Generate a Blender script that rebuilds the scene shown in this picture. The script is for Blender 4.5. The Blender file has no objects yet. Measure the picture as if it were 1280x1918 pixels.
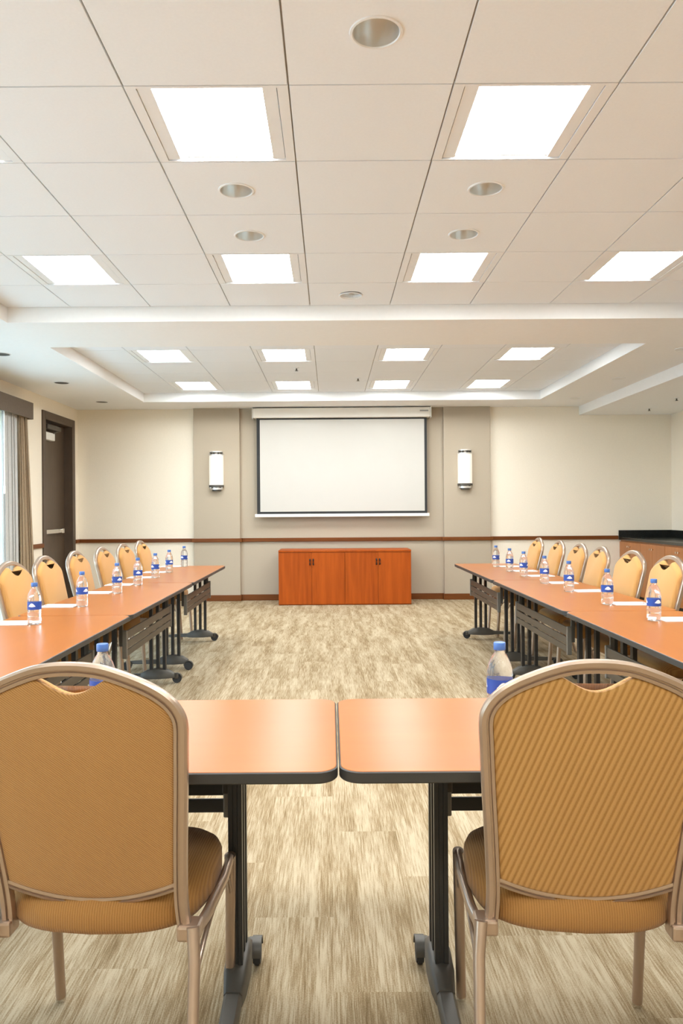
import bpy, bmesh, math, random
from mathutils import Vector, Matrix
random.seed(7)
scene = bpy.context.scene
COL = scene.collection
PI = math.pi

# ------------------------------------------------------------------ camera
CAM_H = 1.27
cd = bpy.data.cameras.new('camera')
cam = bpy.data.objects.new('camera', cd); COL.objects.link(cam)
cd.sensor_fit = 'HORIZONTAL'; cd.sensor_width = 36.0
cd.lens = 36.0 * 1422.0 / 1280.0
cd.shift_x = 0.0164; cd.shift_y = -0.0025
cd.clip_start = 0.05; cd.clip_end = 200
cam.matrix_world = (Matrix.Translation((0, 0, CAM_H)) @ Matrix.Rotation(PI/2, 4, 'X')
                    @ Matrix.Rotation(-0.007, 4, 'Z'))
scene.camera = cam

# ------------------------------------------------------------------ world, exposure
w = bpy.data.worlds.new('world'); scene.world = w; w.use_nodes = True
wn = w.node_tree.nodes; wl = w.node_tree.links
bg = wn['Background']
bg.inputs['Color'].default_value = (0.66, 0.82, 1.0, 1)
bg.inputs['Strength'].default_value = 5.0
scene.view_settings.view_transform = 'Standard'
scene.view_settings.look = 'None'
scene.view_settings.gamma = 1.0
scene.view_settings.use_curve_mapping = False
scene.view_settings.exposure = 0.95
PANEL_POWER = 17.0
PANEL_COLOR = (0.92, 0.97, 1.0, 1)

# ------------------------------------------------------------------ materials
MATS = {}
def nodes_of(name):
    m = bpy.data.materials.new(name); m.use_nodes = True
    nt = m.node_tree
    return m, nt, nt.nodes['Principled BSDF']
def N(nt, t, **kw):
    n = nt.nodes.new(t)
    for k, v in kw.items(): setattr(n, k, v)
    return n
def setin(n, **kw):
    for k, v in kw.items(): n.inputs[k.replace('_', ' ')].default_value = v
def ramp(nt, fac, stops):
    r = N(nt, 'ShaderNodeValToRGB')
    while len(r.color_ramp.elements) < len(stops): r.color_ramp.elements.new(0.5)
    for e, (p, c) in zip(r.color_ramp.elements, stops):
        e.position = p; e.color = (*c, 1)
    nt.links.new(fac, r.inputs['Fac'])
    return r.outputs['Color']
def noise(nt, scale, vec=(1, 1, 1), detail=4, rough=0.55, coord='Object'):
    tc = N(nt, 'ShaderNodeTexCoord'); mp = N(nt, 'ShaderNodeMapping')
    mp.inputs['Scale'].default_value = vec
    nt.links.new(tc.outputs[coord], mp.inputs['Vector'])
    n = N(nt, 'ShaderNodeTexNoise'); setin(n, Scale=scale, Detail=detail, Roughness=rough)
    nt.links.new(mp.outputs['Vector'], n.inputs['Vector'])
    return n.outputs['Fac']
def bump(nt, p, h, strength=0.2, dist=0.002):
    b = N(nt, 'ShaderNodeBump'); setin(b, Strength=strength, Distance=dist)
    nt.links.new(h, b.inputs['Height']); nt.links.new(b.outputs['Normal'], p.inputs['Normal'])
def plain(name, c, rough=0.5, metal=0.0, var=0.05, nscale=8, bmp=0.0, vec=(1, 1, 1), spec=0.5):
    m, nt, p = nodes_of(name)
    f = noise(nt, nscale, vec)
    lo = tuple(max(0, x*(1-var)) for x in c); hi = tuple(min(1, x*(1+var)) for x in c)
    nt.links.new(ramp(nt, f, [(0.3, lo), (0.7, hi)]), p.inputs['Base Color'])
    setin(p, Roughness=rough, Metallic=metal)
    p.inputs['Specular IOR Level'].default_value = spec
    if bmp: bump(nt, p, f, bmp)
    MATS[name] = m; return m
def emit(name, c, s):
    m, nt, p = nodes_of(name)
    p.inputs['Base Color'].default_value = (0.72, 0.68, 0.60, 1)
    p.inputs['Emission Color'].default_value = c
    p.inputs['Emission Strength'].default_value = s
    MATS[name] = m; return m
def wood(name, dark, light, rough, vec, scale=1.0, spec=0.5, coat=0.0):
    m, nt, p = nodes_of(name)
    f = noise(nt, scale, vec, 5, 0.6); g = noise(nt, scale*0.35, vec, 2, 0.5)
    mx = N(nt, 'ShaderNodeMath', operation='MULTIPLY_ADD')
    nt.links.new(f, mx.inputs[0]); mx.inputs[1].default_value = 0.6
    mg = N(nt, 'ShaderNodeMath', operation='MULTIPLY'); nt.links.new(g, mg.inputs[0]); mg.inputs[1].default_value = 0.4
    nt.links.new(mg.outputs[0], mx.inputs[2])
    nt.links.new(ramp(nt, mx.outputs[0], [(0.32, dark), (0.68, light)]), p.inputs['Base Color'])
    setin(p, Roughness=rough); p.inputs['Specular IOR Level'].default_value = spec
    p.inputs['Coat Weight'].default_value = coat; p.inputs['Coat Roughness'].default_value = 0.2
    MATS[name] = m; return m

plain('cream_wall', (0.90, 0.81, 0.665), 0.75, var=0.015, nscale=60, bmp=0.05)
plain('taupe_wall', (0.45, 0.375, 0.28), 0.8, var=0.03, nscale=180, bmp=0.08)
plain('soffit_paint', (0.91, 0.905, 0.895), 0.85, var=0.01, nscale=30)
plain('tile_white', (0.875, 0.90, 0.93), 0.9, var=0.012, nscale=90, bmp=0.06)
plain('grid_grey', (0.42, 0.38, 0.32), 0.8)
plain('fixture_white', (0.86, 0.87, 0.88), 0.45, var=0.01)
plain('fixture_dark', (0.05, 0.045, 0.04), 0.6)
plain('downlight_metal', (0.80, 0.78, 0.74), 0.28, 0.65, var=0.02)
plain('black_metal', (0.022, 0.021, 0.02), 0.42, 0.1, var=0.1)
plain('grey_metal', (0.088, 0.078, 0.064), 0.45, 0.35, var=0.08)
plain('edge_band', (0.030, 0.027, 0.023), 0.5, var=0.1)
plain('table_underside', (0.06, 0.055, 0.05), 0.7)
plain('bracket_light', (0.20, 0.185, 0.16), 0.4, 0.3)
plain('modesty_metal', (0.085, 0.068, 0.048), 0.45, 0.35, var=0.08)
plain('chrome', (0.75, 0.73, 0.70), 0.2, 1.0, var=0.02)
plain('rubber', (0.03, 0.03, 0.03), 0.7)
plain('plastic_white', (0.85, 0.83, 0.78), 0.4, var=0.01)
plain('screen_white', (0.56, 0.53, 0.475), 0.85, var=0.005)
plain('screen_black', (0.02, 0.02, 0.02), 0.7)
plain('screen_case', (0.85, 0.80, 0.72), 0.4, var=0.01)
plain('brown_door', (0.085, 0.055, 0.033), 0.40, var=0.15, vec=(6, 6, 0.6))
plain('brown_frame', (0.085, 0.055, 0.035), 0.45, var=0.1)
plain('pelmet_brown', (0.13, 0.095, 0.065), 0.7, var=0.08, nscale=40)
plain('drape_brown', (0.38, 0.28, 0.18), 0.85, var=0.08, nscale=50)
plain('drape_grey', (0.55, 0.54, 0.52), 0.85, var=0.05, nscale=50)
plain('stone_black', (0.012, 0.013, 0.012), 0.12, var=0.3, nscale=120)
plain('paper', (0.88, 0.87, 0.84), 0.7, var=0.01)
plain('ink_red', (0.55, 0.05, 0.05), 0.6)
plain('ink_grey', (0.35, 0.33, 0.31), 0.6)
plain('pen_black', (0.02, 0.02, 0.02), 0.3)
plain('cap_blue', (0.06, 0.15, 0.42), 0.35)
plain('label_blue', (0.02, 0.07, 0.34), 0.35)
plain('label_white', (0.85, 0.87, 0.9), 0.35)
plain('dark_void', (0.02, 0.018, 0.015), 0.8)
plain('bounce_pale', (0.58, 0.62, 0.60), 0.9, var=0.1, nscale=3)  # outside ground, kept pale to bounce daylight into the room
plain('chair_metal', (0.46, 0.345, 0.26), 0.30, 0.75, var=0.03)
wood('laminate', (0.35, 0.108, 0.019), (0.385, 0.123, 0.023), 0.30, (1.2, 8, 8), 2.0, 0.22)
wood('cherry', (0.27, 0.048, 0.005), (0.46, 0.092, 0.009), 0.42, (14, 14, 0.9), 1.6, 0.15)
wood('rail_wood', (0.13, 0.038, 0.008), (0.19, 0.06, 0.014), 0.4, (1.5, 1.5, 20), 2.0, 0.2)
wood('counter_wood', (0.34, 0.125, 0.035), (0.45, 0.17, 0.05), 0.4, (12, 12, 0.9), 1.6)
emit('panel_glow', PANEL_COLOR, PANEL_POWER)
emit('sconce_glow', (1.0, 0.88, 0.72, 1), 0.22)
emit('spot_glow', (1.0, 0.9, 0.75, 1), 1.5)

def carpet():
    m, nt, p = nodes_of('carpet')
    L = nt.links
    tc = N(nt, 'ShaderNodeTexCoord'); sx = N(nt, 'ShaderNodeSeparateXYZ')
    L.new(tc.outputs['Object'], sx.inputs[0])
    def math_(op, a, b):
        n = N(nt, 'ShaderNodeMath', operation=op)
        for i, v in enumerate((a, b)):
            if isinstance(v, (int, float)): n.inputs[i].default_value = v
            else: L.new(v, n.inputs[i])
        return n.outputs[0]
    # loom-state planks 0.25 x 1.0 m, each shifted so that streaks break at the seams
    px = math_('FLOOR', math_('DIVIDE', sx.outputs['X'], 0.25), 0)
    py = math_('FLOOR', math_('ADD', sx.outputs['Y'], math_('MULTIPLY', px, 0.37)), 0)
    cb = N(nt, 'ShaderNodeCombineXYZ'); L.new(px, cb.inputs[0]); L.new(py, cb.inputs[1])
    wnz = N(nt, 'ShaderNodeTexWhiteNoise', noise_dimensions='2D'); L.new(cb.outputs[0], wnz.inputs['Vector'])
    off = math_('MULTIPLY', wnz.outputs['Value'], 7.0)
    def nz(sxv, syv, det, rough, z):
        c = N(nt, 'ShaderNodeCombineXYZ')
        L.new(math_('MULTIPLY', sx.outputs['X'], sxv), c.inputs[0])
        L.new(math_('ADD', math_('MULTIPLY', sx.outputs['Y'], syv), off), c.inputs[1])
        c.inputs[2].default_value = z
        n = N(nt, 'ShaderNodeTexNoise'); setin(n, Scale=1.0, Detail=det, Roughness=rough)
        L.new(c.outputs[0], n.inputs['Vector']); return n.outputs['Fac']
    strands = nz(190, 7, 3, 0.65, 0.0)
    patches = nz(11, 1.3, 2, 0.5, 3.0)
    bands = nz(28, 2.2, 2, 0.5, 9.0)
    c = N(nt, 'ShaderNodeTexNoise'); setin(c, Scale=260.0, Detail=1.0); L.new(tc.outputs['Object'], c.inputs['Vector'])
    s = math_('ADD', math_('MULTIPLY', strands, 0.58), math_('MULTIPLY', patches, 0.35))
    s = math_('ADD', s, math_('MULTIPLY', bands, 0.24))
    s = math_('ADD', s, math_('MULTIPLY', c.outputs['Fac'], 0.20))
    col = ramp(nt, s, [(0.51, (0.175, 0.115, 0.055)), (0.63, (0.285, 0.205, 0.113)), (0.78, (0.47, 0.38, 0.255))])
    L.new(col, p.inputs['Base Color']); setin(p, Roughness=0.95)
    p.inputs['Specular IOR Level'].default_value = 0.1
    bump(nt, p, s, 0.35, 0.004)
    MATS['carpet'] = m
carpet()

def fabric(name, dark, light, angle, freq, dist=0.6):
    m, nt, p = nodes_of(name); L = nt.links
    tc = N(nt, 'ShaderNodeTexCoord'); mp = N(nt, 'ShaderNodeMapping')
    mp.inputs['Rotation'].default_value = (0, angle, 0)
    L.new(tc.outputs['Object'], mp.inputs['Vector'])
    wv = N(nt, 'ShaderNodeTexWave', wave_type='BANDS', bands_direction='X')
    setin(wv, Scale=freq, Distortion=dist, Detail=1.0); wv.inputs['Detail Scale'].default_value = 0.05
    L.new(mp.outputs['Vector'], wv.inputs['Vector'])
    fine = noise(nt, 420, (1, 1, 1), 1)
    ad = N(nt, 'ShaderNodeMath', operation='MULTIPLY_ADD')
    L.new(fine, ad.inputs[0]); ad.inputs[1].default_value = 0.5; L.new(wv.outputs['Fac'], ad.inputs[2])
    L.new(ramp(nt, ad.outputs[0], [(0.2, dark), (0.95, light)]), p.inputs['Base Color'])
    setin(p, Roughness=0.9); p.inputs['Specular IOR Level'].default_value = 0.15
    p.inputs['Sheen Weight'].default_value = 0.15
    bump(nt, p, ad.outputs[0], 0.35, 0.0015)
    MATS[name] = m
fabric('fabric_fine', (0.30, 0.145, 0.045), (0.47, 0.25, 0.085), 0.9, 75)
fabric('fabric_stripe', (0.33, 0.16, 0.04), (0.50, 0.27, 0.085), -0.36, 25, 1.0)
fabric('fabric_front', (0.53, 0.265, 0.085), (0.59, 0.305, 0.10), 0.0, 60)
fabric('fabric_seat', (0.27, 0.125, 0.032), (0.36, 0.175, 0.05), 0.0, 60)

def water():
    m, nt, p = nodes_of('bottle_clear')
    p.inputs['Base Color'].default_value = (0.97, 0.985, 1, 1)
    setin(p, Roughness=0.03, IOR=1.2); p.inputs['Transmission Weight'].default_value = 0.92
    MATS['bottle_clear'] = m
    m, nt, p = nodes_of('window_glass')
    out = nt.nodes['Material Output']
    tr = N(nt, 'ShaderNodeBsdfTransparent'); gl = N(nt, 'ShaderNodeBsdfGlossy')
    tr.inputs['Color'].default_value = (0.9, 0.96, 0.97, 1); gl.inputs['Roughness'].default_value = 0.02
    mx = N(nt, 'ShaderNodeMixShader'); mx.inputs[0].default_value = 0.08
    nt.links.new(tr.outputs[0], mx.inputs[1]); nt.links.new(gl.outputs[0], mx.inputs[2])
    nt.links.new(mx.outputs[0], out.inputs['Surface'])
    MATS['window_glass'] = m
water()

# ------------------------------------------------------------------ mesh helpers
def mesh_of(name, bm, mats, smooth=None):
    me = bpy.data.meshes.new(name)
    bmesh.ops.recalc_face_normals(bm, faces=bm.faces[:])
    bm.to_mesh(me); bm.free()
    for mt in (mats if isinstance(mats, (list, tuple)) else [mats]): me.materials.append(MATS[mt])
    if smooth is not None:
        me.shade_smooth(); me.set_sharp_from_angle(angle=math.radians(smooth))
    return me
def link(name, me, parent=None, loc=None):
    o = bpy.data.objects.new(name, me); COL.objects.link(o)
    if parent: o.parent = parent
    if loc: o.location = loc
    return o
def obj(name, bm, mats, parent=None, smooth=None, loc=None):
    return link(name, mesh_of(name, bm, mats, smooth), parent, loc)
def tag(o, label=None, cat=None, group=None, kind=None):
    if label: o['label'] = label
    if cat: o['category'] = cat
    if group: o['group'] = group
    if kind: o['kind'] = kind
    return o
def thing(name, label, cat, loc=(0, 0, 0), rz=0, group=None):
    o = bpy.data.objects.new(name, None); COL.objects.link(o)
    o.location = loc; o.rotation_euler = (0, 0, rz); o.empty_display_size = 0.1
    return tag(o, label, cat, group)
def struct(name, bm, mats, parent=None, smooth=None, label=None):
    o = obj(name, bm, mats, parent, smooth)
    if not parent: o['kind'] = 'structure'
    if label: o['label'] = label
    return o
def B():
    return bmesh.new()
def box(bm, x0, x1, y0, y1, z0, z1, bev=0.0, mi=0):
    r = bmesh.ops.create_cube(bm, size=1.0)
    vs = r['verts']
    for v in vs:
        v.co = Vector(((x0+x1)/2+v.co.x*(x1-x0), (y0+y1)/2+v.co.y*(y1-y0), (z0+z1)/2+v.co.z*(z1-z0)))
    fs = list({f for v in vs for f in v.link_faces})
    for f in fs: f.material_index = mi
    if bev > 0:
        es = list({e for v in vs for e in v.link_edges})
        bmesh.ops.bevel(bm, geom=es, offset=bev, segments=2, profile=0.5, affect='EDGES')
    return bm
def cyl(bm, c, r, depth, axis='Z', seg=20, r2=None):
    M = {'Z': Matrix.Identity(4), 'X': Matrix.Rotation(PI/2, 4, 'Y'), 'Y': Matrix.Rotation(-PI/2, 4, 'X')}[axis]
    bmesh.ops.create_cone(bm, cap_ends=True, segments=seg, radius1=r, radius2=r if r2 is None else r2,
                          depth=depth, matrix=Matrix.Translation(c) @ M)
    return bm
def rings(bm, rs, cap0=True, cap1=True, mi=0):
    V = [[bm.verts.new(p) for p in r] for r in rs]
    n = len(rs[0])
    for a, b in zip(V[:-1], V[1:]):
        for i in range(n):
            f = bm.faces.new((a[i], a[(i+1) % n], b[(i+1) % n], b[i])); f.material_index = mi
    if cap0: bm.faces.new(list(reversed(V[0]))).material_index = mi
    if cap1: bm.faces.new(V[-1]).material_index = mi
    return bm
def lathe(bm, prof, seg=24, c=(0, 0, 0), caps=True):
    rs = [[(c[0]+r*math.cos(2*PI*k/seg), c[1]+r*math.sin(2*PI*k/seg), c[2]+z) for k in range(seg)] for r, z in prof]
    return rings(bm, rs, caps, caps)
def tube(bm, pts, rad, seg=10, sx=1.0, sy=1.0, up=(0, 0, 1)):
    """Round or oval tube through 3-D points; rad may be a list (taper)."""
    P = [Vector(p) for p in pts]; n = len(P)
    rad = rad if isinstance(rad, (list, tuple)) else [rad]*n
    rs = []; up = Vector(up)
    for i in range(n):
        t = (P[min(i+1, n-1)]-P[max(i-1, 0)]).normalized()
        a = up.cross(t)
        if a.length < 0.05: a = Vector((1, 0, 0)).cross(t)
        a.normalize(); b = t.cross(a)
        rs.append([tuple(P[i]+a*math.cos(2*PI*k/seg)*rad[i]*sx+b*math.sin(2*PI*k/seg)*rad[i]*sy) for k in range(seg)])
    return rings(bm, rs)
def bez(p0, p1, p2, n=8):
    p0, p1, p2 = map(Vector, (p0, p1, p2))
    return [p0*(1-t)**2+p1*2*t*(1-t)+p2*t*t for t in [i/n for i in range(n+1)]]
def spline(pts, n=6):
    """Catmull-Rom through 2-D points."""
    out = []
    P = [Vector(p) for p in pts]
    for i in range(len(P)-1):
        a = P[max(i-1, 0)]; b = P[i]; c = P[i+1]; d = P[min(i+2, len(P)-1)]
        for k in range(n):
            t = k/n
            out.append(0.5*((2*b)+(c-a)*t+(2*a-5*b+4*c-d)*t*t+(3*b-a-3*c+d)*t**3))
    out.append(P[-1]); return out
def copy_tree(o, parent=None):
    c = o.copy(); COL.objects.link(c); c.parent = parent
    for ch in list(o.children): copy_tree(ch, c)
    return c
ORD = ['first', 'second', 'third', 'fourth', 'fifth', 'sixth', 'seventh', 'eighth', 'ninth', 'tenth']

# ------------------------------------------------------------------ room shell
XL, XR, YB, YF = -3.58, 4.85, 10.78, -2.6
ZS, ZT, ZTOP = 2.72, 2.836, 3.0
CX0, CX1 = -2.46, 2.79                       # coffers
C1 = (-1.2, 5.80); C2 = (6.68, 10.05)
struct('floor', box(B(), XL-0.2, XR+0.2, YF-0.2, YB+0.2, -0.1, 0.0), 'carpet', label='beige streaked loop carpet')
# back wall with cream ends, a recessed centre and two proud side panels
wb = struct('wall_back', box(B(), XL-0.2, XR+0.2, YB, YB+0.2, 0, ZTOP), 'cream_wall', label='cream wall behind the projection screen')
PX = [-1.925, -1.275, 1.605, 2.265]
struct('recessed_panel', box(B(), PX[1], PX[2], YB-0.012, YB+0.01, 0, ZS), 'taupe_wall', wb)
for a, b in ((PX[0], PX[1]), (PX[2], PX[3])):
    struct('side_panel', box(B(), a, b, YB-0.075, YB+0.01, 0, ZS, 0.003), 'taupe_wall', wb)
struct('wall_right', box(B(), XR, XR+0.2, YF, YB, 0, ZTOP), 'cream_wall')
struct('wall_front', box(B(), XL-0.2, XR+0.2, YF-0.2, YF, 0, ZTOP), 'cream_wall')
# left wall with a window opening and a door opening
WY0, WY1, WZ0, WZ1 = 5.2, 8.28, 0.0, 2.38
WA0, WA1 = 0.4, 4.2  # opening for the added, unseen window
DY0, DY1, DZ = 9.50, 10.53, 2.47
bm = B()
box(bm, XL-0.2, XL, YF, WA0, 0, ZTOP); box(bm, XL-0.2, XL, WA0, WA1, WZ1, ZTOP); box(bm, XL-0.2, XL, WA1, WY0, 0, ZTOP)
box(bm, XL-0.2, XL, WY0, WY1, WZ1, ZTOP)
box(bm, XL-0.2, XL, WY1, DY0, 0, ZTOP); box(bm, XL-0.2, XL, DY0, DY1, DZ, ZTOP); box(bm, XL-0.2, XL, DY1, YB, 0, ZTOP)
struct('wall_left', bm, 'cream_wall')

# ceiling: plaster soffit frame around two tiled coffers
bm = B()
box(bm, XL-0.2, CX0, YF, YB, ZS, ZTOP); box(bm, CX1, XR+0.2, YF, YB, ZS, ZTOP)
box(bm, CX0, CX1, YF, C1[0], ZS, ZTOP); box(bm, CX0, CX1, C1[1], C2[0], ZS, ZTOP); box(bm, CX0, CX1, C2[1], YB, ZS, ZTOP)
ceil = struct('ceiling', bm, 'soffit_paint', label='cream plaster ceiling with two tiled coffers')
bm = B()
for y0, y1 in (C1, C2): box(bm, CX0, CX1, y0, y1, ZTOP-0.02, ZTOP)
struct('plenum_deck', bm, 'grid_grey', ceil)
struct('ceiling_bulkhead', box(B(), 3.54, XR+0.1, 4.6, YB, 2.597, ZS+0.05, 0.004), 'soffit_paint',
       label='lowered plaster bulkhead over the counter side')

COLX = [CX0] + [-1.974+0.61*i for i in range(8)] + [CX1]
# edges in the ceiling plan: index of light columns in COLX
LIGHT_COLS = [1, 3, 5, 7]
ROWS1 = [C1[0]] + [-0.865+0.61*i for i in range(11)] + [C1[1]]
ROWS2 = [C2[0]] + [6.76+0.61*i for i in range(6)] + [C2[1]]
def is_light(coffer, i, r):
    if i not in LIGHT_COLS: return False
    y = (ROWS1 if coffer == 1 else ROWS2)[r]
    targets = [-0.865, 0.965, 2.795, 4.625] if coffer == 1 else [7.37, 9.20]
    return any(abs(y-t) < 0.05 for t in targets)
for cf, rows in ((1, ROWS1), (2, ROWS2)):      # T-bars, seen as thin lines in the joints
    for x in COLX[1:-1]:
        struct('grid_runner', box(B(), x-0.012, x+0.012, rows[0], rows[-1], ZT+0.012, ZT+0.04), 'grid_grey', ceil)
    for y in rows[1:-1]:
        struct('grid_runner', box(B(), CX0, CX1, y-0.012, y+0.012, ZT+0.0125, ZT+0.039), 'grid_grey', ceil)
DOWN = [(4, 2.1845), (3, 3.4045), (5, 3.4045), (3, 4.0145), (5, 4.0145), (4, 5.2345)]   # (column, row edge)
DR = 0.088
tile_mesh = {}
def tile(w_, d_, hole=False):
    k = (round(w_, 3), round(d_, 3), hole)
    if k not in tile_mesh:
        bm = B(); g = 0.0035
        if hole:
            s = 32; hx = w_/2-g; hy = d_/2-g; rs = []
            sq = []
            for q in range(s):
                c_, s_ = math.cos(2*PI*q/s), math.sin(2*PI*q/s); m_ = max(abs(c_), abs(s_))
                sq.append((hx*c_/m_, hy*s_/m_))
            ci = [(DR*0.95*math.cos(2*PI*q/s), DR*0.95*math.sin(2*PI*q/s)) for q in range(s)]
            rs = [[(x, y, 0.018) for x, y in ci], [(x, y, 0.0) for x, y in ci], [(x, y, 0.0) for x, y in sq], [(x, y, 0.018) for x, y in sq]]
            rings(bm, rs + [rs[0]], False, False); bmesh.ops.remove_doubles(bm, verts=bm.verts[:], dist=1e-6)
        else:
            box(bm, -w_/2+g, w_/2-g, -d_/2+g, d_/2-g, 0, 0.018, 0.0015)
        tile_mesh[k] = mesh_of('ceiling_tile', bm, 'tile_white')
    return tile_mesh[k]

def light_proto():
    t = thing('ceiling_light', 'x', 'ceiling light')
    h = 0.303
    bm = B()   # outer pan: side wings, end strips
    box(bm, -h, -0.262, -h, h, 0.0, 0.02, 0.001); box(bm, 0.262, h, -h, h, 0.0, 0.02, 0.001)
    box(bm, -0.262, 0.262, -h, -0.288, 0.0, 0.02); box(bm, -0.262, 0.262, 0.296, h, 0.0, 0.02)
    obj('frame', bm, 'fixture_white', t)
    for s in (-1, 1):
        bm = B()   # sloped side reflector between frame and diffuser
        rings(bm, [[(s*0.259, y, 0.003), (s*0.206, y, 0.003), (s*0.206, y, 0.013), (s*0.259, y, 0.013)] for y in (-0.284, 0.284)])
        obj('side_reflector', bm, 'fixture_white', t)
    bm = B(); box(bm, -0.262, 0.262, -0.290, 0.300, 0.016, 0.0205)
    obj('housing', bm, 'fixture_dark', t)
    bm = B()
    rings(bm, [[(-0.2055, y, 0.0135), (0.2055, y, 0.0135), (0.2055, y, 0.0155), (-0.2055, y, 0.0155)] for y in (-0.284, 0.282)])
    obj('diffuser', bm, 'panel_glow', t)
    return t
LP = light_proto(); lp_used = False
colname = {1: 'far left', 3: 'left of centre', 5: 'right of centre', 7: 'far right'}
rowname = {(1, 2.795): 'nearest visible row', (1, 4.625): 'row just before the plaster beam',
           (2, 7.37): 'first row past the plaster beam', (2, 9.20): 'last row by the screen wall',
           (1, 0.965): 'row above the camera', (1, -0.865): 'rearmost row'}
for cf, rows in ((1, ROWS1), (2, ROWS2)):
    for r in range(len(rows)-1):
        for i in range(len(COLX)-1):
            x0, x1, y0, y1 = COLX[i], COLX[i+1], rows[r], rows[r+1]
            if is_light(cf, i, r):
                key = [k for k in rowname if k[0] == cf and abs(k[1]-y0) < 0.05][0]
                o = LP if not lp_used else copy_tree(LP)
                lp_used = True
                o.location = ((x0+x1)/2, (y0+y1)/2, ZT)
                tag(o, f'square lit ceiling panel, {colname[i]} in the {rowname[key]}', 'ceiling light', 'square ceiling light panels')
            else:
                hole = cf == 1 and any(i == c and abs(y0-yy) < 0.06 for c, yy in DOWN)
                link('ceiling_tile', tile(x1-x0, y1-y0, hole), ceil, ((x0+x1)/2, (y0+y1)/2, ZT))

def downlight(x, y, z, r, label, group, deep=0.10, mat='downlight_metal'):
    t = thing('recessed_downlight', label, 'downlight', (x, y, z), 0, group)
    s = 32
    def rev(prof, name, m, cap=False):
        rs = [[(a*math.cos(2*PI*k/s), a*math.sin(2*PI*k/s), zz) for k in range(s)] for a, zz in prof]
        return obj(name, rings(B(), rs, False, cap), m, t, 40)
    rev([(r, 0.0), (r*0.985, -0.004), (r*0.90, -0.005), (r*0.87, -0.001)], 'trim_ring', 'fixture_white')
    if deep > 0:
        rev([(r*0.88, -0.002), (r*0.85, deep*0.25), (r*0.76, deep*0.6), (r*0.6, deep*0.9), (r*0.45, deep)], 'reflector', mat)
        rev([(r*0.47, deep-0.004), (r*0.3, deep-0.012), (0.004, deep-0.016)], 'lens', 'plastic_white', True)
    else:
        rev([(r*0.88, -0.0035), (r*0.6, -0.0022), (0.004, -0.0018)], 'reflector', mat, True)
    return t
dn = ['near the top, between the two nearest light panels', 'behind the left near light panel', 'behind the right near light panel',
      'just before the second-row panel left of centre', 'just before the second-row panel right of centre', 'small in the middle beside the plaster beam']
for (c, yy), d in zip(DOWN, dn):
    downlight((COLX[c]+COLX[c+1])/2, yy+0.305, ZT, DR, 'round recessed downlight ' + d, 'tile ceiling downlights')
for k, y in enumerate((6.94, 8.50, 10.0)):
    downlight(-3.0, y, ZS, 0.085, f'{ORD[2-k]} dark round downlight from the screen wall in left soffit', 'left soffit downlights', 0, 'grey_metal')
    downlight(3.23, y-0.02, ZS, 0.075, f'{ORD[2-k]} round downlight from the screen wall in right soffit', 'right soffit downlights', 0)
for k, (x, y, n) in enumerate(((4.25, 10.09, 'far'), (4.19, 9.16, 'near'))):
    t = thing('sprinkler_head', f'small ceiling sprinkler at the {n} end of the right bulkhead', 'sprinkler', (x, y, 2.597), 0, 'ceiling sprinklers')
    obj('escutcheon', lathe(B(), [(0.03, 0.0), (0.028, -0.006), (0.014, -0.008)], 20), 'fixture_white', t, 40)
    obj('head', lathe(B(), [(0.008, -0.006), (0.008, -0.03), (0.018, -0.032), (0.018, -0.035)], 16), 'grey_metal', t, 40)
for k, (x, y, n) in enumerate(((0.34, 9.0, 'right'), (-0.36, 8.33, 'left'))):
    t = thing('sprinkler_head', f'small ceiling sprinkler in the far coffer, {n} of the screen centre', 'sprinkler', (x, y, ZT), 0, 'ceiling sprinklers')
    obj('escutcheon', lathe(B(), [(0.03, 0.0), (0.028, -0.006), (0.014, -0.008)], 20), 'fixture_white', t, 40)
    obj('head', lathe(B(), [(0.008, -0.006), (0.008, -0.03), (0.018, -0.032), (0.018, -0.035)], 16), 'grey_metal', t, 40)

# ------------------------------------------------------------------ chair rail, baseboards
RZ0, RZ1 = 0.832, 0.884
def rail(x0, x1, y0, y1, name, z0=RZ0, z1=RZ1, mat='rail_wood'):
    return struct(name, box(B(), x0, x1, y0, y1, z0, z1, 0.006), mat)
def back_run(prefix, z0, z1, th, xend):
    segs = [(XL, PX[0], YB), (PX[0]-th, PX[1]+th, YB-0.075), (PX[1]+th, PX[2]-th, YB-0.012), (PX[2]-th, PX[3]+th, YB-0.075), (PX[3], xend, YB)]
    bm = B()
    for a, b, y in segs: box(bm, a, b, y-th, y, z0, z1, 0.005)
    for x, s in ((PX[0], -1), (PX[1], 1), (PX[2], -1), (PX[3], 1)):
        box(bm, min(x, x+s*th), max(x, x+s*th), YB-0.075, YB, z0, z1)
    return bm
tr = struct('trim_1', back_run('rail', RZ0, RZ1, 0.028, 4.08), 'rail_wood', label='dark cherry chair rail along the back wall')
struct('baseboard_back', back_run('base', 0, 0.085, 0.014, 4.15), 'rail_wood')
rail(XL, XL+0.028, WY1+0.45, DY0-0.08, 'trim_2'); rail(XL, XL+0.028, DY1+0.08, YB-0.028, 'trim_3')
rail(XL, XL+0.028, YF, WA0-0.05, 'trim_4'); rail(XR-0.028, XR, YF, 7.4, 'trim_5')
rail(XL, XL+0.014, YF, WA0, 'baseboard_left', 0, 0.085); rail(XR-0.014, XR, YF, 7.4, 'baseboard_right', 0, 0.085)
struct('baseboard_left_2', box(B(), XL, XL+0.014, WY1, DY0-0.08, 0, 0.085, 0.004), 'rail_wood')

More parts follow.
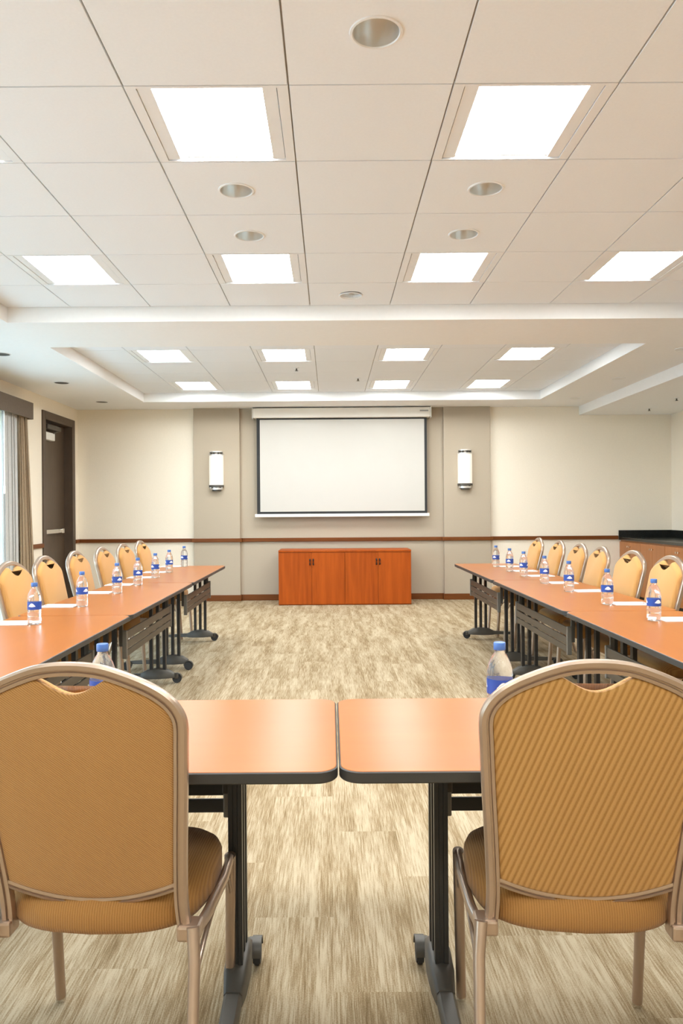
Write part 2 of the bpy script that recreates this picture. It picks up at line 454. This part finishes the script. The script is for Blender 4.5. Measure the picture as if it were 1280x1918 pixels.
# ------------------------------------------------------------------ door in the left wall
door = bpy.data.objects.new('door_1', None); COL.objects.link(door); door.location = (XL, (DY0+DY1)/2, 0)
tag(door, 'dark brown exit door with push bar and closer', None, None, 'structure')
hw_ = (DY1-DY0)/2
bm = B()
for s in (-1, 1):
    y0, y1 = sorted((s*hw_, s*(hw_+0.075))); box(bm, -0.005, 0.02, y0, y1, 0, DZ+0.075, 0.003)
    y0, y1 = sorted((s*hw_, s*(hw_-0.03))); box(bm, -0.16, 0.018, y0, y1, 0, DZ, 0.002)
box(bm, -0.005, 0.02, -hw_, hw_, DZ, DZ+0.075, 0.003); box(bm, -0.16, 0.018, -hw_, hw_, DZ-0.03, DZ, 0.002)
obj('frame', bm, 'brown_frame', door)
bm = B(); box(bm, -0.15, -0.10, -hw_+0.032, hw_-0.032, 0.008, DZ-0.032, 0.003)
leaf = obj('leaf', bm, 'brown_door', door)
bm = B(); box(bm, -0.10, -0.045, -0.36, 0.22, 0.99, 1.045, 0.008); box(bm, -0.10, -0.03, -0.44, -0.36, 0.975, 1.06, 0.006); box(bm, -0.10, -0.03, 0.22, 0.29, 0.985, 1.05, 0.006)
obj('push_bar', bm, 'chrome', leaf)
bm = B(); box(bm, -0.10, -0.03, -0.36, -0.04, 2.20, 2.30, 0.01)
obj('closer_body', bm, 'plastic_white', leaf)
bm = B(); box(bm, -0.06, 0.0, -0.38, 0.10, 2.335, 2.395, 0.006); tube(bm, [(-0.035, -0.1, 2.30), (-0.02, 0.1, 2.35)], 0.012, 8)
obj('closer_arm', bm, 'grey_metal', leaf)

# ------------------------------------------------------------------ window, pelmet and curtains (left)
def window(name, ya, yb, label):
    win = bpy.data.objects.new(name, None); COL.objects.link(win); win.location = (XL, (ya+yb)/2, 0)
    tag(win, label, None, None, 'structure')
    hy = (yb-ya)/2
    bm = B()
    for y0, y1 in ((-hy, -hy+0.06), (hy-0.06, hy), (-0.03, 0.03)): box(bm, -0.14, -0.06, y0, y1, 0.02, WZ1, 0.004)
    for z0, z1 in ((0.0, 0.08), (1.02, 1.07), (WZ1-0.06, WZ1)): box(bm, -0.135, -0.065, -hy, hy, z0, z1, 0.004)
    obj('window_frame', bm, 'grey_metal', win)
    for y0, y1 in ((-hy+0.06, -0.03), (0.03, hy-0.06)):
        for z0, z1 in ((0.08, 1.02), (1.07, WZ1-0.06)):
            obj('pane', box(B(), -0.104, -0.098, y0, y1, z0, z1), 'window_glass', win)
window('window_1', WY0, WY1, 'tall window with dark frame at the left edge')
window('added_window', WA0, WA1, 'added unseen window nearer the camera in the left wall, daylight for the ceiling')  # unseen window, added to bring cool daylight onto the ceiling
struct('bounce_ground', box(B(), -40, XL-0.25, -20, 40, -0.3, -0.12), 'bounce_pale', label='added pale ground outside the windows, bounces daylight in')  # added ground, pale so that daylight bounces up through the windows
bm = B()
box(bm, XL+0.135, XL+0.15, 4.7, 8.79, 2.345, 2.535, 0.003); box(bm, XL, XL+0.135, 4.7, 8.79, 2.52, 2.535)
box(bm, XL, XL+0.135, 8.775, 8.79, 2.345, 2.52); box(bm, XL, XL+0.135, 4.7, 4.715, 2.345, 2.52)
p = obj('window_pelmet', bm, 'pelmet_brown'); tag(p, 'brown fabric covered pelmet box above the window', 'pelmet')
def curtain(name, ya, yb, flare, mat, label, x0, amp, folds):
    """Pleated cloth: a wavy strip with thickness, wider at the hem."""
    nz_, ny = 10, folds*8; th = 0.006
    def P(i, k, side):
        t = k/nz_; z = 0.015+(2.48-0.015)*t; u = i/ny
        y = ya+(yb-ya)*u+flare*(1-t)*u
        a = amp*(0.55+0.45*(1-t))
        ph = 2*PI*folds*u + 0.7*math.sin(2.3*u*folds)
        return (x0+a*math.sin(ph)+side*th, y+0.018*math.sin(2*ph), z)
    bm = B(); rs = []
    for k in range(nz_+1):
        rs.append([P(i, k, 0) for i in range(ny+1)]+[P(i, k, 1) for i in range(ny, -1, -1)])
    rings(bm, rs)
    return tag(obj(name, bm, mat, None, 60), label, 'curtain')
curtain('sheer_curtain', 8.14, 8.50, 0.03, 'drape_grey', 'pale grey inner curtain hanging beside the window glass', XL+0.065, 0.022, 4)
curtain('drape', 8.545, 8.735, 0.24, 'drape_brown', 'taupe brown pleated drape next to the door', XL+0.085, 0.028, 4)
curtain('drape', 4.78, 5.25, -0.1, 'drape_brown', 'taupe brown pleated drape at the near end of the window', XL+0.085, 0.028, 5)

t = thing('curtain_wand', 'thin white curtain pull wand hanging in front of the window', 'wand', (XL+0.11, 8.09, 1.5))
obj('rod', tube(B(), [(0, 0, 0), (0, 0, 1.02)], 0.007, 10, up=(0, 1, 0)), 'plastic_white', t, 40)
obj('handle', lathe(B(), [(0.008, -0.03), (0.011, -0.02), (0.010, 0.05), (0.007, 0.06)], 14), 'plastic_white', t, 40)

# ------------------------------------------------------------------ projection screen
SX0, SX1, SY = -1.075, 1.41, 10.66
t = thing('projection_screen', 'white pull-down projection screen with black borders on the back wall', 'screen', ((SX0+SX1)/2, SY, 1.2))
hw = (SX1-SX0)/2
obj('case', box(B(), -hw, hw, -0.06, 0.10, 1.367, 1.505, 0.012), 'screen_case', t)
for s in (-1, 1): obj('end_cap', box(B(), *sorted((s*hw, s*(hw+0.012))), -0.065, 0.105, 1.36, 1.512, 0.006), 'plastic_white', t)
obj('maker_mark', box(B(), hw-0.15, hw-0.03, -0.0615, -0.059, 1.445, 1.465), 'ink_grey', t)
SC = 134.0
cl = obj('cloth', box(B(), -1.195, 1.195, 0.0, 0.003, 0.02, 1.37), 'screen_black', t)
obj('viewing_area', box(B(), -1.150, 1.160, -0.003, 0.001, 0.055, 1.345), 'screen_white', cl)
obj('weight_bar', box(B(), -1.225, 1.225, -0.014, 0.016, -0.022, 0.022, 0.006), 'screen_case', t)
obj('bracket', box(B(), -hw+0.1, hw-0.1, 0.095, 0.108, 1.40, 1.50), 'grey_metal', t)

# ------------------------------------------------------------------ wall sconces
for x, n in ((-1.60, 'left'), (1.90, 'right')):
    t = thing('wall_sconce', f'white glass wall sconce with metal ends {n} of the screen', 'wall lamp', (x, YB-0.075, 1.55), 0, 'sconces flanking the screen')
    def half(z0, z1, r, d, name, mat, sm=50):
        bm = B(); s = 16; pts = [(-r, 0)]
        pts += [(-r*math.cos(PI*k/s), -0.03-d*math.sin(PI*k/s)) for k in range(s+1)] + [(r, 0)]
        rings(bm, [[(a, b, z0) for a, b in pts], [(a, b, z1) for a, b in pts]])
        return obj(name, bm, mat, t, sm)
    half(0.085, 0.50, 0.100, 0.075, 'glass_shade', 'sconce_glow')
    c1 = half(0.500, 0.515, 0.104, 0.08, 'top_band', 'downlight_metal'); half(0.545, 0.56, 0.088, 0.07, 'top_cap', 'downlight_metal')
    half(0.055, 0.085, 0.104, 0.08, 'bottom_band', 'grey_metal'); half(0.02, 0.045, 0.086, 0.06, 'bottom_cup', 'downlight_metal'); half(0.0, 0.02, 0.06, 0.04, 'finial', 'grey_metal')
    for a in (-0.08, -0.03, 0.03, 0.08):
        obj('strut', box(B(), a-0.008, a+0.008, -0.09+abs(a)*0.5, -0.01, 0.513, 0.548), 'grey_metal', t)
        obj('strut', box(B(), a-0.008, a+0.008, -0.09+abs(a)*0.5, -0.01, 0.04, 0.058), 'chrome', t)
    obj('backplate', box(B(), -0.05, 0.05, -0.012, 0.001, 0.0, 0.56, 0.003), 'downlight_metal', t)

# ------------------------------------------------------------------ cherry cabinets below the screen
def cabinet(xa, xb, label):
    w_ = xb-xa; h = 0.735
    t = thing('storage_cabinet', label, 'cabinet', ((xa+xb)/2, 10.45, 0), 0, 'cherry cabinets under the screen')
    bm = B(); box(bm, -w_/2, w_/2, -0.265, 0.24, 0.0, h-0.024, 0.002)
    obj('body', bm, 'cherry', t)
    obj('top', box(B(), -w_/2, w_/2, -0.29, 0.245, h-0.024, h, 0.003), 'cherry', t)
    for s in (-1, 1):
        x0, x1 = sorted((s*0.0015, s*(w_/2-0.002)))
        d = obj('door', box(B(), x0, x1, -0.284, -0.265, 0.012, h-0.028, 0.002), 'cherry', t)
        bm = B(); tube(bm, [(s*0.022, -0.284, 0.615), (s*0.022, -0.308, 0.605), (s*0.022, -0.308, 0.555), (s*0.022, -0.284, 0.545)], 0.010, 8)
        obj('handle', bm, 'black_metal', d, 40)
cabinet(-0.70, 0.19, 'cherry cabinet with two doors below the screen, left half')
cabinet(0.19, 1.08, 'cherry cabinet with two doors below the screen, right half')

# ------------------------------------------------------------------ service counter along the right wall
CY0 = 7.3
y = YB - 0.002; k = 0
while y > CY0+0.1:
    y0 = y-0.73
    n = ['in the corner by the back wall', 'second from the back wall', 'third from the back wall', 'fourth from the back wall', 'fifth from the back wall'][k]
    t = thing('base_cabinet', f'brown wood counter cabinet {n}', 'cabinet', (4.48, (y+y0)/2, 0), 0, 'counter base cabinets')
    obj('body', box(B(), -0.355, 0.365, -0.364, 0.364, 0.09, 0.824), 'counter_wood', t)
    obj('plinth', box(B(), -0.29, 0.365, -0.364, 0.364, 0.0, 0.09), 'black_metal', t)
    for s in (-1, 1):
        a, b = sorted((s*0.002, s*0.361))
        d = obj('door', box(B(), -0.376, -0.355, a, b, 0.095, 0.80, 0.002), 'counter_wood', t)
        bm = B(); tube(bm, [(-0.376, s*0.03, 0.74), (-0.40, s*0.03, 0.74)], [0.007, 0.013], 10, up=(0, 1, 0)); obj('knob', bm, 'chrome', d, 40)
    y = y0; k += 1
CY0 = y
t = thing('countertop', 'polished black stone countertop with backsplash on the right', 'countertop', (4.475, (CY0+YB)/2, 0.824))
L_ = (YB-CY0)/2-0.002
obj('slab', box(B(), -0.385, 0.372, -L_, L_, 0, 0.038, 0.004), 'stone_black', t)
bm = B(); box(bm, 0.352, 0.372, -L_, L_, 0.038, 0.135, 0.003); box(bm, -0.385, 0.352, L_-0.02, L_, 0.038, 0.135, 0.003)
obj('backsplash', bm, 'stone_black', t)

# ------------------------------------------------------------------ training tables
TH = 0.72; TL = 1.815; TW = 0.62
def rrect(hx, hy, r, n=6):
    out = []
    for cx, cy, a0 in ((hx-r, hy-r, 0), (-hx+r, hy-r, PI/2), (-hx+r, -hy+r, PI), (hx-r, -hy+r, 1.5*PI)):
        for k in range(n+1):
            a = a0+PI/2*k/n; out.append((cx+r*math.cos(a), cy+r*math.sin(a)))
    return out
def table_proto():
    t = thing('training_table', 'x', 'table')
    hx, hy = TL/2, TW/2
    o1 = rrect(hx-0.003, hy-0.003, 0.045)
    bm = B(); rings(bm, [[(x, y, z) for x, y in o1] for z in (TH-0.024, TH-0.0015)], False, False)
    lo = rrect(hx-0.0045, hy-0.0045, 0.0435)
    vb = [bm.verts.new((x, y, TH-0.024)) for x, y in o1]; f = bm.faces.new(list(reversed(vb))); f.material_index = 1
    V1 = [bm.verts.new((x, y, TH-0.0015)) for x, y in o1]; V2 = [bm.verts.new((x, y, TH)) for x, y in lo]
    n = len(V1)
    for i in range(n): bm.faces.new((V1[i], V1[(i+1) % n], V2[(i+1) % n], V2[i]))
    bm.faces.new(V2)
    bmesh.ops.remove_doubles(bm, verts=bm.verts[:], dist=1e-5)
    obj('top', bm, ['laminate', 'table_underside'], t)
    a = rrect(hx, hy, 0.048); b = rrect(hx-0.003, hy-0.003, 0.045)
    bm = B()
    rs = [[(x, y, z) for x, y in p_] for p_, z in ((b, TH-0.001), (a, TH-0.003), (a, TH-0.023), (b, TH-0.026))]
    rings(bm, rs, False, False)
    obj('edge_band', bm, 'edge_band', t, 40)
    # under-frame rails along the length
    for yy in (0.20, -0.06):
        obj('rail', box(B(), -hx+0.24, hx-0.24, yy-0.02, yy+0.02, TH-0.060, TH-0.024, 0.003), 'black_metal', t)
    obj('flip_rod', tube(B(), [(-hx+0.24, 0.03, TH-0.075), (hx-0.24, 0.03, TH-0.075)], 0.011, 10), 'grey_metal', t, 40)
    for s in (-1, 1):
        xl = s*(hx-0.262)
        lg = obj('leg', box(B(), xl-0.022, xl+0.022, -0.21, 0.225, TH-0.050, TH-0.024, 0.003), 'black_metal', t)
        bm = B()
        box(bm, xl-0.020, xl+0.020, 0.02, 0.165, TH-0.10, TH-0.045, 0.004)
        obj('bracket', bm, 'black_metal', lg)
        for yy in (0.045, 0.094, 0.142):
            bm = B()
            pr = [(-0.0175, -0.011), (-0.0065, -0.011), (-0.005, -0.008), (0.005, -0.008), (0.0065, -0.011), (0.0175, -0.011),
                  (0.0175, 0.011), (-0.0175, 0.011)]
            rings(bm, [[(xl+p_, yy+q_, z) for p_, q_ in pr] for z in (0.085, TH-0.07)])
            obj('post', bm, 'black_metal', lg)
        # cast shoe around the posts and tapering foot bar
        def sec(yy, wd, z0, z1): return [(xl-wd, yy, z0), (xl+wd, yy, z0), (xl+wd, yy, z1-0.008), (xl+wd*0.7, yy, z1), (xl-wd*0.7, yy, z1), (xl-wd, yy, z1-0.008)]
        bm = B(); rings(bm, [sec(0.215, 0.020, 0.05, 0.08), sec(0.17, 0.028, 0.045, 0.105), sec(0.10, 0.031, 0.042, 0.118), sec(0.02, 0.029, 0.042, 0.108), sec(-0.03, 0.023, 0.045, 0.082)])
        obj('shoe', bm, 'grey_metal', lg, 50)
        bm = B(); rings(bm, [sec(-0.02, 0.0225, 0.047, 0.080), sec(-0.15, 0.021, 0.046, 0.073), sec(-0.275, 0.018, 0.046, 0.066)])
        obj('foot', bm, 'grey_metal', lg, 50)
        for yy in (0.225, -0.265):
            xc = xl+s*0.036
            bm = B(); cyl(bm, (xc, yy, 0.034), 0.034, 0.020, 'X', 24)
            bmesh.ops.bevel(bm, geom=[e for e in bm.edges if abs(e.verts[0].co.x-e.verts[1].co.x) < 1e-5], offset=0.004, segments=2, affect='EDGES')
            c = obj('caster', bm, 'rubber', lg, 40)
            bm = B(); n = 10
            arc = [(yy+0.039*math.cos(a_), 0.036+0.039*math.sin(a_)) for a_ in [PI*q/n for q in range(n+1)]]
            inn = [(yy+0.035*math.cos(a_), 0.036+0.035*math.sin(a_)) for a_ in [PI*q/n for q in range(n, -1, -1)]]
            rings(bm, [[(xc-0.013, a_, b_) for a_, b_ in arc+inn], [(xc+0.013, a_, b_) for a_, b_ in arc+inn]])
            x0, x1 = sorted((xl+s*0.012, xc-s*0.011)); box(bm, x0, x1, yy-0.014, yy+0.014, 0.035, 0.07, 0.003)
            obj('hood', bm, 'grey_metal', c, 40)
    # modesty panel: ribbed slats between two end brackets
    X0 = hx-0.300
    for z0, z1, dy in ((0.438, 0.476, 0.0), (0.484, 0.528, 0.003), (0.536, 0.585, 0.0)):
        bm = box(B(), -X0, X0, 0.188+dy, 0.198+dy, z0, z1, 0.003); bm.normal_update()
        for f in bm.faces: f.material_index = 1 if f.calc_center_median().y < 0.1885+dy else 0  # back face coloured black in place of its shadow
        obj('modesty_slat', bm, ['modesty_metal', 'black_metal'], t)
    for s in (-1, 1):
        x0, x1 = sorted((s*(X0-0.012), s*(X0+0.004)))
        bm = B(); box(bm, x0, x1, 0.176, 0.204, 0.428, 0.592, 0.004)
        mb = obj('panel_bracket', bm, 'bracket_light', t)
        bm = B(); box(bm, x0, x1, 0.158, 0.180, 0.50, TH-0.045, 0.003)
        obj('hanger', bm, 'grey_metal', mb)
        bm = B(); x0, x1 = sorted((s*(hx-0.48), s*(hx-0.39)))
        box(bm, x0, x1, 0.222, 0.262, TH-0.034, TH-0.0245, 0.002); box(bm, x0+0.03, x1-0.02, 0.262, 0.285, TH-0.030, TH-0.0245, 0.002)
        obj('latch', bm, 'plastic_white', t)
        bm = B(); x0, x1 = sorted((s*(hx-0.09), s*(hx-0.015)))
        box(bm, x0, x1, 0.235, 0.285, TH-0.040, TH-0.0245, 0.002)
        obj('ganging_clip', bm, 'black_metal', t)
    return t
TP = table_proto()
LX, RX = -1.37, 1.56            # centre lines of the two rows
YROW = [6.76, 4.943, 3.126]
spots = [((-0.895, 1.905, 0), 0, 'cherry flip-top table in the foreground, left of the middle seam'),
         ((0.923, 1.905, 0), 0, 'cherry flip-top table in the foreground, right of the middle seam')]
for k, y in enumerate(YROW):
    n = ['farthest, nearest the back wall', 'middle one of three', 'nearest to the foreground tables'][k]
    spots.append(((LX, y, 0), -PI/2, f'cherry flip-top table in the left row, {n}'))
    spots.append(((RX, y+(0.03), 0), PI/2, f'cherry flip-top table in the right row, {n}'))
for k, (loc, rz, lab) in enumerate(spots):
    o = TP if k == 0 else copy_tree(TP)
    o.location = loc; o.rotation_euler = (0, 0, rz)
    tag(o, lab, 'table', 'cherry training tables in a U')

# ------------------------------------------------------------------ banquet chairs
def MAP(x, z, b=0.0):
    return (x, -0.098-(z-0.38)*0.235+b, z)
OUT = [(0.193, 0.372), (0.189, 0.42), (0.189, 0.48), (0.1965, 0.60), (0.204, 0.70), (0.2105, 0.80), (0.213, 0.848), (0.206, 0.874),
       (0.189, 0.897), (0.160, 0.9185), (0.120, 0.9375), (0.070, 0.9555), (0.032, 0.962), (0.0, 0.9635)]
half = [Vector(p) for p in spline(OUT, 5)]
full = [Vector((-p.x, p.y)) for p in half] + [p for p in reversed(half[:-1])]     # left foot .. apex .. right foot
def sweep2d(path, prof):
    bm = B(); rs = []; n = len(path)
    for i in range(n):
        t_ = (path[min(i+1, n-1)]-path[max(i-1, 0)]).normalized(); nr = Vector((-t_.y, t_.x))   # outward for this direction
        rs.append([MAP(path[i].x+nr.x*a*0.88, path[i].y+nr.y*a*0.88, b) for a, b in prof])
    return rings(bm, rs)
FRAME_PROF = [(-0.016, -0.006), (-0.0145, -0.0105), (-0.007, -0.0115), (-0.0055, -0.0065), (-0.0015, -0.0065), (0.0, -0.012),
              (0.010, -0.0115), (0.0155, -0.007), (0.0165, 0.0), (0.0150, 0.009), (0.010, 0.013), (-0.010, 0.013), (-0.0155, 0.008)]
def bar_z(x): return 0.449 + 0.040*(x/0.18)**2
def offset_poly(P, d):
    n = len(P); out = []
    for i in range(n):
        t_ = (P[(i+1) % n]-P[i-1]).normalized(); out.append(P[i]+Vector((-t_.y, t_.x))*d)
    return out
def chair_proto(name, back_mat):
    t = thing(name, 'x', 'chair')
    bf = obj('back_frame', sweep2d(full, FRAME_PROF), 'chair_metal', t, 35)
    # crossbar under the back panel
    path = [Vector((-0.18+0.36*k/14, bar_z(-0.18+0.36*k/14))) for k in range(15)]
    obj('back_crossbar', sweep2d(path, [(-0.010, -0.008), (-0.003, -0.010), (-0.0015, -0.006), (0.0015, -0.006), (0.003, -0.010), (0.010, -0.008), (0.010, 0.010), (-0.010, 0.010)]), 'chair_metal', t, 35)
    # panel outline (counter-clockwise seen from behind): inside of the frame, with a hand notch
    ins = []
    for p in half:
        if p.y < 0.47: continue
        ins.append(p)
    inner = []
    n = len(half)
    for i, p in enumerate(half):
        if p.y < 0.505: continue
        t_ = (half[min(i+1, n-1)]-half[max(i-1, 0)]).normalized(); nr = Vector((-t_.y, t_.x))
        q = p+nr*0.0125
        if q.x > 0.070: inner.append(q)
    NW = 0.068
    top_z = inner[-1].y
    notch = [Vector((NW*(1-k/8), top_z-0.001-(top_z-0.911)*(0.5*(1+math.cos(PI*(1-k/8))))**0.6)) for k in range(17)]
    right = [Vector((0.176-0.352*k/10, 0)) for k in range(11)]
    bottom = [Vector((-0.176+0.352*k/10, bar_z(-0.176+0.352*k/10)+0.006)) for k in range(11)]
    poly = inner + notch + [Vector((-p.x, p.y)) for p in reversed(inner)] + bottom
    # polygon runs anticlockwise in (x,z) from lower right up, over, down left, back along the bottom
    r0 = poly; r1 = offset_poly(poly, 0.0035); r2 = offset_poly(poly, 0.010)
    bm = B(); rings(bm, [[MAP(p.x, p.y, 0.004) for p in r0], [MAP(p.x, p.y, -0.004) for p in r0], [MAP(p.x, p.y, -0.0075) for p in r1], [MAP(p.x, p.y, -0.009) for p in r2]], False, True)
    obj('back_panel', bm, back_mat, t, 50)
    r3 = offset_poly(poly, 0.022)
    bm = B(); rings(bm, [[MAP(p.x, p.y, 0.003) for p in r0], [MAP(p.x, p.y, 0.014) for p in r0], [MAP(p.x, p.y, 0.026) for p in r1], [MAP(p.x, p.y, 0.033) for p in r2], [MAP(p.x, p.y, 0.037) for p in r3]], False, True)
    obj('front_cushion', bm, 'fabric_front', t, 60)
    # seat cushion
    def outline(d):
        pts = []
        for k in range(48):
            a = 2*PI*k/48; c_, s_ = math.cos(a), math.sin(a)
            e = 0.42
            x = math.copysign(abs(c_)**e, c_); y = math.copysign(abs(s_)**e, s_)
            wd = 0.226 if y > 0 else 0.226-0.028*abs(y)
            yy = 0.03+y*0.20 if y > 0 else 0.03+y*(0.140+0.032*(1-x*x))
            pts.append((x*(wd-d), yy-math.copysign(d, y)*min(1, abs(y)*2)))
        return pts
    bm = B()
    rings(bm, [[(x, y, z+(0.010+0.05*y if z > 0.41 else 0)) for x, y in outline(d)] for d, z in ((0.02, 0.384), (0.006, 0.388), (0.0, 0.402), (0.0, 0.424), (0.006, 0.440), (0.020, 0.453), (0.05, 0.462), (0.10, 0.466))])
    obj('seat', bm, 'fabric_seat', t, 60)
    bm = B(); box(bm, -0.17, 0.17, -0.07, 0.17, 0.378, 0.386)
    obj('seat_pan', bm, 'black_metal', t)
    for s in (-1, 1):
        rl = obj('seat_rail', tube(B(), [(s*0.212, -0.135, 0.385), (s*0.226, -0.05, 0.388), (s*0.234, 0.10, 0.392), (s*0.230, 0.205, 0.394)], 0.0125, 10, 0.9, 1.2), 'chair_metal', t, 50)
        obj('corner_brace', tube(B(), bez((s*0.222, -0.155, 0.30), (s*0.23, -0.06, 0.38), (s*0.232, 0.05, 0.382)), 0.006, 8), 'chair_metal', rl, 50)
        obj('corner_brace', tube(B(), bez((s*0.228, 0.215, 0.30), (s*0.232, 0.18, 0.375), (s*0.233, 0.10, 0.384)), 0.006, 8), 'chair_metal', rl, 50)
        for pts, r0_, r1_ in (([(s*0.230, 0.205, 0.403), (s*0.229, 0.218, 0.34), (s*0.222, 0.240, 0.012)], 0.0145, 0.0125),
                              ([(s*0.215, -0.125, 0.403), (s*0.222, -0.145, 0.34), (s*0.226, -0.185, 0.20), (s*0.228, -0.255, 0.012)], 0.014, 0.0105)):
            m_ = len(pts); rr = [r0_+(r1_-r0_)*i/(m_-1) for i in range(m_)]
            lg = obj('leg', tube(B(), pts, rr, 12, 1.0, 1.15, up=(0, 1, 0)), 'chair_metal', t, 50)
            x_, y_, _ = pts[-1]
            obj('glide', lathe(B(), [(0.0115, 0.016), (0.012, 0.004), (0.010, 0.0)], 14, (x_, y_, 0)), 'chrome', lg, 40)
        # clamp joining back frame to the seat rail
        bm = B(); box(bm, *sorted((s*0.178, s*0.228)), -0.125, -0.075, 0.368, 0.402, 0.006)
        obj('clamp', bm, 'chair_metal', t)
    return t
CF = chair_proto('banquet_chair', 'fabric_fine')
CF.location = (-0.500, 1.72, 0); CF.rotation_euler = (0, 0, -0.055)
tag(CF, 'tan banquet chair in the left foreground seen from behind, fine checked back', 'chair', 'banquet chairs')
CS = chair_proto('banquet_chair', 'fabric_stripe')
CS.location = (0.535, 1.71, 0); CS.rotation_euler = (0, 0, -0.07)
tag(CS, 'tan banquet chair in the right foreground seen from behind, diagonally striped back', 'chair', 'banquet chairs')
yl = [7.70, 7.02, 6.39, 5.76, 5.14, 4.58, 3.90, 3.28, 2.60]
yr = [7.72, 7.05, 6.45, 5.90, 5.28, 4.69, 4.08, 3.45, 2.83]
for side, ys, x, rz in (('left', yl, -1.70, -PI/2), ('right', yr, 1.885, PI/2)):
    for k, y in enumerate(ys):
        o = copy_tree(CF); o.location = (x+random.uniform(-.012, .012), y, 0); o.rotation_euler = (0, 0, rz+random.uniform(-.05, .05))
        tag(o, f'tan banquet chair behind the {side} table row, {ORD[k]} from the back wall', 'chair', 'banquet chairs')

# ------------------------------------------------------------------ bottles, notepads
def bottle_proto():
    t = thing('water_bottle', 'x', 'bottle')
    prof = [(0.022, 0.0), (0.031, 0.004), (0.033, 0.012), (0.033, 0.03), (0.0315, 0.034), (0.033, 0.038), (0.033, 0.058), (0.0315, 0.062), (0.033, 0.066),
            (0.0328, 0.118), (0.0335, 0.122), (0.0325, 0.134), (0.028, 0.152), (0.020, 0.168), (0.0135, 0.178), (0.0125, 0.186), (0.0125, 0.194)]
    obj('body', lathe(B(), prof, 28), 'bottle_clear', t, 40)
    bm = B(); lathe(bm, [(0.0150, 0.185), (0.0155, 0.187), (0.0155, 0.202), (0.0145, 0.204)], 24)
    obj('cap', bm, 'cap_blue', t, 40)
    rs = [[(0.0336*math.cos(2*PI*k/32), 0.0336*math.sin(2*PI*k/32), z) for k in range(32)] for z in (0.074, 0.112)]
    lb = obj('label', rings(B(), rs, False, False), 'label_blue', t, 40)
    for c0 in (0, 2.2, 4.3):      # pale swoosh printed on the label
        bm = B(); m_ = 10; lo = []; hi = []
        for q in range(m_+1):
            a = c0+1.0*q/m_; zc = 0.091+0.008*math.sin(PI*q/m_); hh = 0.0115*math.sin(PI*min(max(q/m_, 0.06), 0.94))
            lo.append((0.0339*math.cos(a), 0.0339*math.sin(a), zc-hh)); hi.append((0.0339*math.cos(a), 0.0339*math.sin(a), zc+hh*0.6))
        v0 = [bm.verts.new(p_) for p_ in lo]; v1 = [bm.verts.new(p_) for p_ in hi]
        for q in range(m_): bm.faces.new((v0[q], v0[q+1], v1[q+1], v1[q]))
        obj('label_mark', bm, 'label_white', lb)
    return t
def pad_proto():
    t = thing('notepad', 'x', 'notepad')
    obj('sheets', box(B(), -0.07, 0.07, -0.10, 0.10, 0.0, 0.004, 0.0008), 'paper', t)
    obj('printed_mark', box(B(), -0.022, 0.022, -0.088, -0.076, 0.0039, 0.0043), 'ink_red', t)
    bm = B(); tube(bm, [(-0.035, 0.05, 0.009), (0.045, -0.035, 0.009)], 0.0045, 8)
    obj('binding', box(B(), -0.07, 0.07, 0.092, 0.10, 0.0038, 0.0052, 0.0005), 'paper', t)
    bm.free()
    return t
BP, PP = bottle_proto(), pad_proto(); used = [0, 0]
def place_bottle(x, y, label):
    o = BP if not used[0] else copy_tree(BP); used[0] = 1
    o.location = (x, y, TH+0.0005); o.rotation_euler = (0, 0, random.uniform(0, 6.28)); tag(o, label, 'bottle', 'water bottles')
def place_pad(x, y, rz, label):
    o = PP if not used[1] else copy_tree(PP); used[1] = 1
    o.location = (x, y, TH+0.0005); o.rotation_euler = (0, 0, rz); tag(o, label, 'notepad', 'white notepads')
place_bottle(0.437, 1.97, 'water bottle standing on the right foreground table behind the striped chair')
place_bottle(-0.60, 1.99, 'water bottle on the left foreground table, only its cap above the chair')
bl = [7.53, 6.83, 6.29, 5.68, 5.12, 4.41, 3.73]
br = [7.22, 6.68, 6.18, 5.58, 5.02, 4.33, 3.70]
for side, ys, xb, xp, rz in (('left', bl, -1.45, -1.585, -PI/2), ('right', br, 1.572, 1.715, PI/2)):
    for k, y in enumerate(ys):
        place_bottle(xb+random.uniform(-.008, .008), y, f'water bottle on the {side} table row, {ORD[k]} from the back wall')
        place_pad(xp, y+0.03, rz+random.uniform(-.06, .06), f'white notepad on the {side} table row, {ORD[k]} from the back wall')
place_pad(-1.585, 3.10, -PI/2+.05, 'white notepad on the left table row, eighth from the back wall, cut by the frame')
